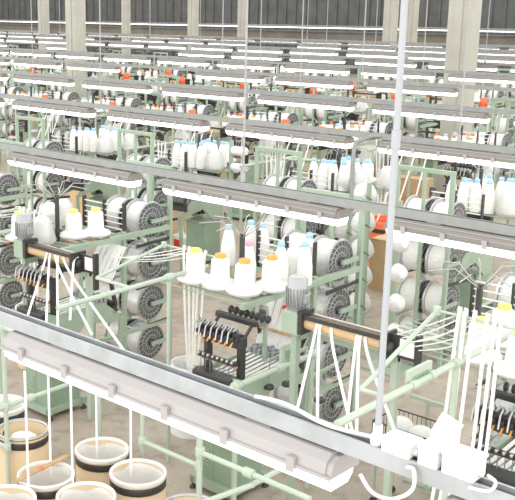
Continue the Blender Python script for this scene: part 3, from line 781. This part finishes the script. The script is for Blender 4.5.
for (x, y, s, lb) in [(-.14, .03, 1, 'white plastic yarn bag lying left in the wire basket'), (.12, -.04, 1.05, 'white plastic yarn bag lying right in the wire basket')]:
    o = MB().sphere((0, 0, .11), .115 * s, 'film', 16, 10, (1.15, .95, .95)).rod((.1, 0, .11), (.19, .02, .14), .04, 'film', 10, .015).build('yarn_bag', None, (q.x + x, q.y + y, .505 + .2)); tag(o, lb, 'bag', 'bags in the basket')
for (x, y) in [(-.15, .0), (.13, .0), (0., .05)]:
    o = MB().sphere((0, 0, .105), .11, 'film', 14, 8, (1.1, 1.1, .95)).build('yarn_bag', None, (q.x + x, q.y + y, .503)); tag(o, {-.15: 'white yarn bag under the left bag in the wire basket', .13: 'white yarn bag under the right bag in the wire basket', 0.: 'white yarn bag deep in the middle of the wire basket'}[x], 'bag', 'bags in the basket')
q2 = at_z(428, 402, .9)
tb_ = empty('guide_stand', (q2.x, q2.y, 0)); MB().rod((0, 0, .02), (0, 0, .9), .02, 'green_pale', 10).build('post', tb_); MB().bar((-.2, 0, .91), (.28, 0, .91), .035, .035, 'green_pale').build('crossbar', tb_)
MB().box(-.15, .15, -.12, .12, 0, .02, 'green').build('base', tb_); tag(tb_, 'pale green T-shaped guide stand behind the wire basket cart', 'stand')
for px, py, lb in [(319, 400, 'dark round tension weight hanging under the right roller'), (269, 387, 'dark round weight hanging low right of the centre loom'), (287, 384, 'dark round weight hanging between the tube rail and the right roller')]:
    q4 = at_y(px, py, 7.25); t = empty('tension_weight', q4)
    MB().lathe([(.045, -.02), (.052, -.012), (.052, .012), (.045, .02)], 'iron', n=16).build('disc', t); MB().rod((0, 0, .02), (0, 0, .28), .006, 'steel', 6).build('hanger', t)
    MB().bar((0, 0, .28), (0, .3, .30), .02, .03, 'green').build('lever', t)
    tag(t, lb, 'weight', 'tension weights')
# red emergency knob on the centre post
k = at_y(288, 307, 7.93); t = empty('emergency_stop', k); MB().box(-.035, .035, -.01, .05, -.035, .035, 'grey').build('housing', t); MB().lathe([(.02, 0), (.02, .03), (.034, .032), (.034, .05), (.02, .055)], 'red', (0, -.01, 0), (0, -1, 0), n=14).build('knob', t)
tag(t, 'red emergency stop knob on the post right of the warp threads', 'button')

# ------------------------------------------------------------------ side creels with bagged cones on pegs (aisle behind)
def peg_creel(px, Y, z0, n, dz, lab, dx=0., rot=0.):
    X = x_on_row(px, Y, 1.4); t = empty('peg_creel', (X, Y, 0))
    MB().box(-.025, .025, -.025, .025, 0, 2.35, 'green').build('post', t); MB().box(-.3, .3, -.25, .25, 0, .03, 'green').build('base', t)
    for i in range(n): MB().rod((-.05, 0, z0 + i * dz), (.14, -.14, z0 + i * dz), .008, 'iron', 6).build('peg', t)
    tag(t, lab, 'creel', 'peg creels')
    for i in range(n):
        o = MB().lathe([(.05, -.06), (.15, -.02), (.185, .04), (.15, .13), (.07, .2)], 'film', (0, 0, 0), (-.7, .7, 0) if rot == 0 else (.9, -.4, 0.1), n=16, wob=.05).build('bagged_cone', None, (X - .09 if rot == 0 else X + .1, Y - .05 + (.1 if rot == 0 else -.1), z0 + i * dz))
        if rot: o.scale = (.72,) * 3
        tag(o, 'bagged white cone on the ' + lab.replace('green ', '') + ', ' + ('lowest' if i == 0 else 'topmost' if i == n - 1 else ORD[i] + ' from bottom'), 'yarn cone', 'bagged cones on pegs')
peg_creel(366, 12.0, .5, 5, .41, 'green peg creel left of the pipe')
peg_creel(396, 11.15, .6, 4, .41, 'green peg creel right of the pipe', rot=1)
peg_creel(350, 12.9, .5, 5, .41, 'green peg creel behind the centre beams')
finish_families_later = True

# ------------------------------------------------------------------ drums, boxes and jugs farther back
def box_thing(px, py, sx, sy, sz, lab, m='card'):
    q = at_z(px, py, 0); t = empty('cardboard_box', (q.x, q.y, 0))
    MB().box(-sx / 2, sx / 2, -sy / 2, sy / 2, 0, sz, m, .004).build('body', t)
    for s in (-1, 1):
        f = MB().bar((-sx / 2, s * sy / 2, sz), (sx / 2, s * sy / 2, sz), .02, .02, m).build('flap', t)
    MB().box(-sx / 2 - .002, sx / 2 + .002, -.03, .03, sz - .12, sz + .002, 'card_light').build('tape_strip', t)
    tag(t, lab, 'box', 'cardboard boxes')
box_thing(387, 288, .5, .45, .9, 'brown cardboard box behind the thick conduit pipe')
box_thing(183, 232, .6, .5, .55, 'brown cardboard box beyond the hanging ribbons')
box_thing(82, 212, .5, .4, .7, 'orange brown cardboard box behind the left cluster')
box_thing(30, 160, .7, .6, .9, 'wide cardboard box at the left under the third lamps')
box_thing(372, 205, .9, .5, .6, 'long cardboard box beside the orange drum')
box_thing(410, 205, .9, .5, .7, 'cardboard box right of the orange drum')
box_thing(215, 182, .7, .5, .6, 'cardboard box under the third lamp row')
q = at_z(389, 219, .84); t = empty('orange_drum', (q.x, q.y, 0))
MB().lathe([(.38, 0), (.38, .8), (.36, .84), (.34, .84), (.34, .7)], 'redorange', n=32).build('shell', t); MB().lathe([(.385, .62), (.385, .7)], 'black', n=32, cap0=False, cap1=False).build('black_band', t)
tag(t, 'orange drum with a black band beyond the second rail', 'drum')
q = at_z(181, 250, .0); t = empty('plastic_jug', (q.x, q.y, 0))
MB().box(-.17, .17, -.12, .12, 0, .32, 'jug', .03).lathe([(.1, .3), (.05, .4), (.04, .42)], 'jug', n=14).build('body', t); MB().lathe([(.045, .42), (.045, .47)], 'white', n=12).build('cap', t); MB().box(-.08, .08, -.124, -.12, .08, .24, 'red').build('label_patch', t)
tag(t, 'white plastic jug with red label on the aisle floor', 'jug')
# horizontal spare rolls on a post
Xs = x_on_row(231, 13.2, 2.); t = empty('roll_holder', (Xs, 13.2, 0)); MB().box(-.03, .03, -.03, .03, 0, 2.5, 'green').build('post', t); MB().rod((0, 0, 2.33), (.42, 0, 2.33), .012, 'steel', 6).build('peg', t); MB().rod((0, 0, 2.03), (.42, 0, 2.03), .012, 'steel', 6).build('peg', t); tag(t, 'green post with two white rolls under the third lamp row', 'stand')
for z, lb in ((2.33, 'upper white roll on the green post under third lamps'), (2.03, 'lower white roll on the green post under third lamps')):
    o = MB().lathe([(.06, .03), (.075, .06), (.075, .32), (.05, .36)], 'yarn', axis=(1, 0, 0), n=16).build('yarn_roll', None, (Xs, 13.2, z)); tag(o, lb, 'yarn roll', 'rolls on the post')

finish_families()

# ------------------------------------------------------------------ light and camera
wd = bpy.data.worlds.new('World'); bpy.context.scene.world = wd; wd.use_nodes = True
wn = wd.node_tree; bg = wn.nodes['Background']
tcw = wn.nodes.new('ShaderNodeTexCoord'); sx = wn.nodes.new('ShaderNodeSeparateXYZ'); mr = wn.nodes.new('ShaderNodeMapRange')
wn.links.new(tcw.outputs['Generated'], sx.inputs[0]); wn.links.new(sx.outputs['Z'], mr.inputs['Value'])
mr.inputs['From Min'].default_value = 0; mr.inputs['From Max'].default_value = 1; mr.inputs['To Min'].default_value = 2.5; mr.inputs['To Max'].default_value = 1.15
wn.links.new(mr.outputs['Result'], bg.inputs['Strength']); bg.inputs['Color'].default_value = (1, .98, .945, 1)
cam = bpy.data.cameras.new('Camera'); co = bpy.data.objects.new('Camera', cam); C.objects.link(co)
co.location = (0, 0, CAMZ); co.rotation_euler = (math.radians(90) - TH, 0, math.radians(45))
cam.sensor_fit = 'HORIZONTAL'; cam.sensor_width = 36; cam.lens = F / 515 * 36; cam.shift_x = (257.5 - PX) / 515
cam.clip_end = 300
sc = bpy.context.scene; sc.camera = co
vs = sc.view_settings; vs.view_transform = 'Standard'; vs.look = 'None'; vs.exposure = .1; vs.gamma = 1; vs.use_curve_mapping = False
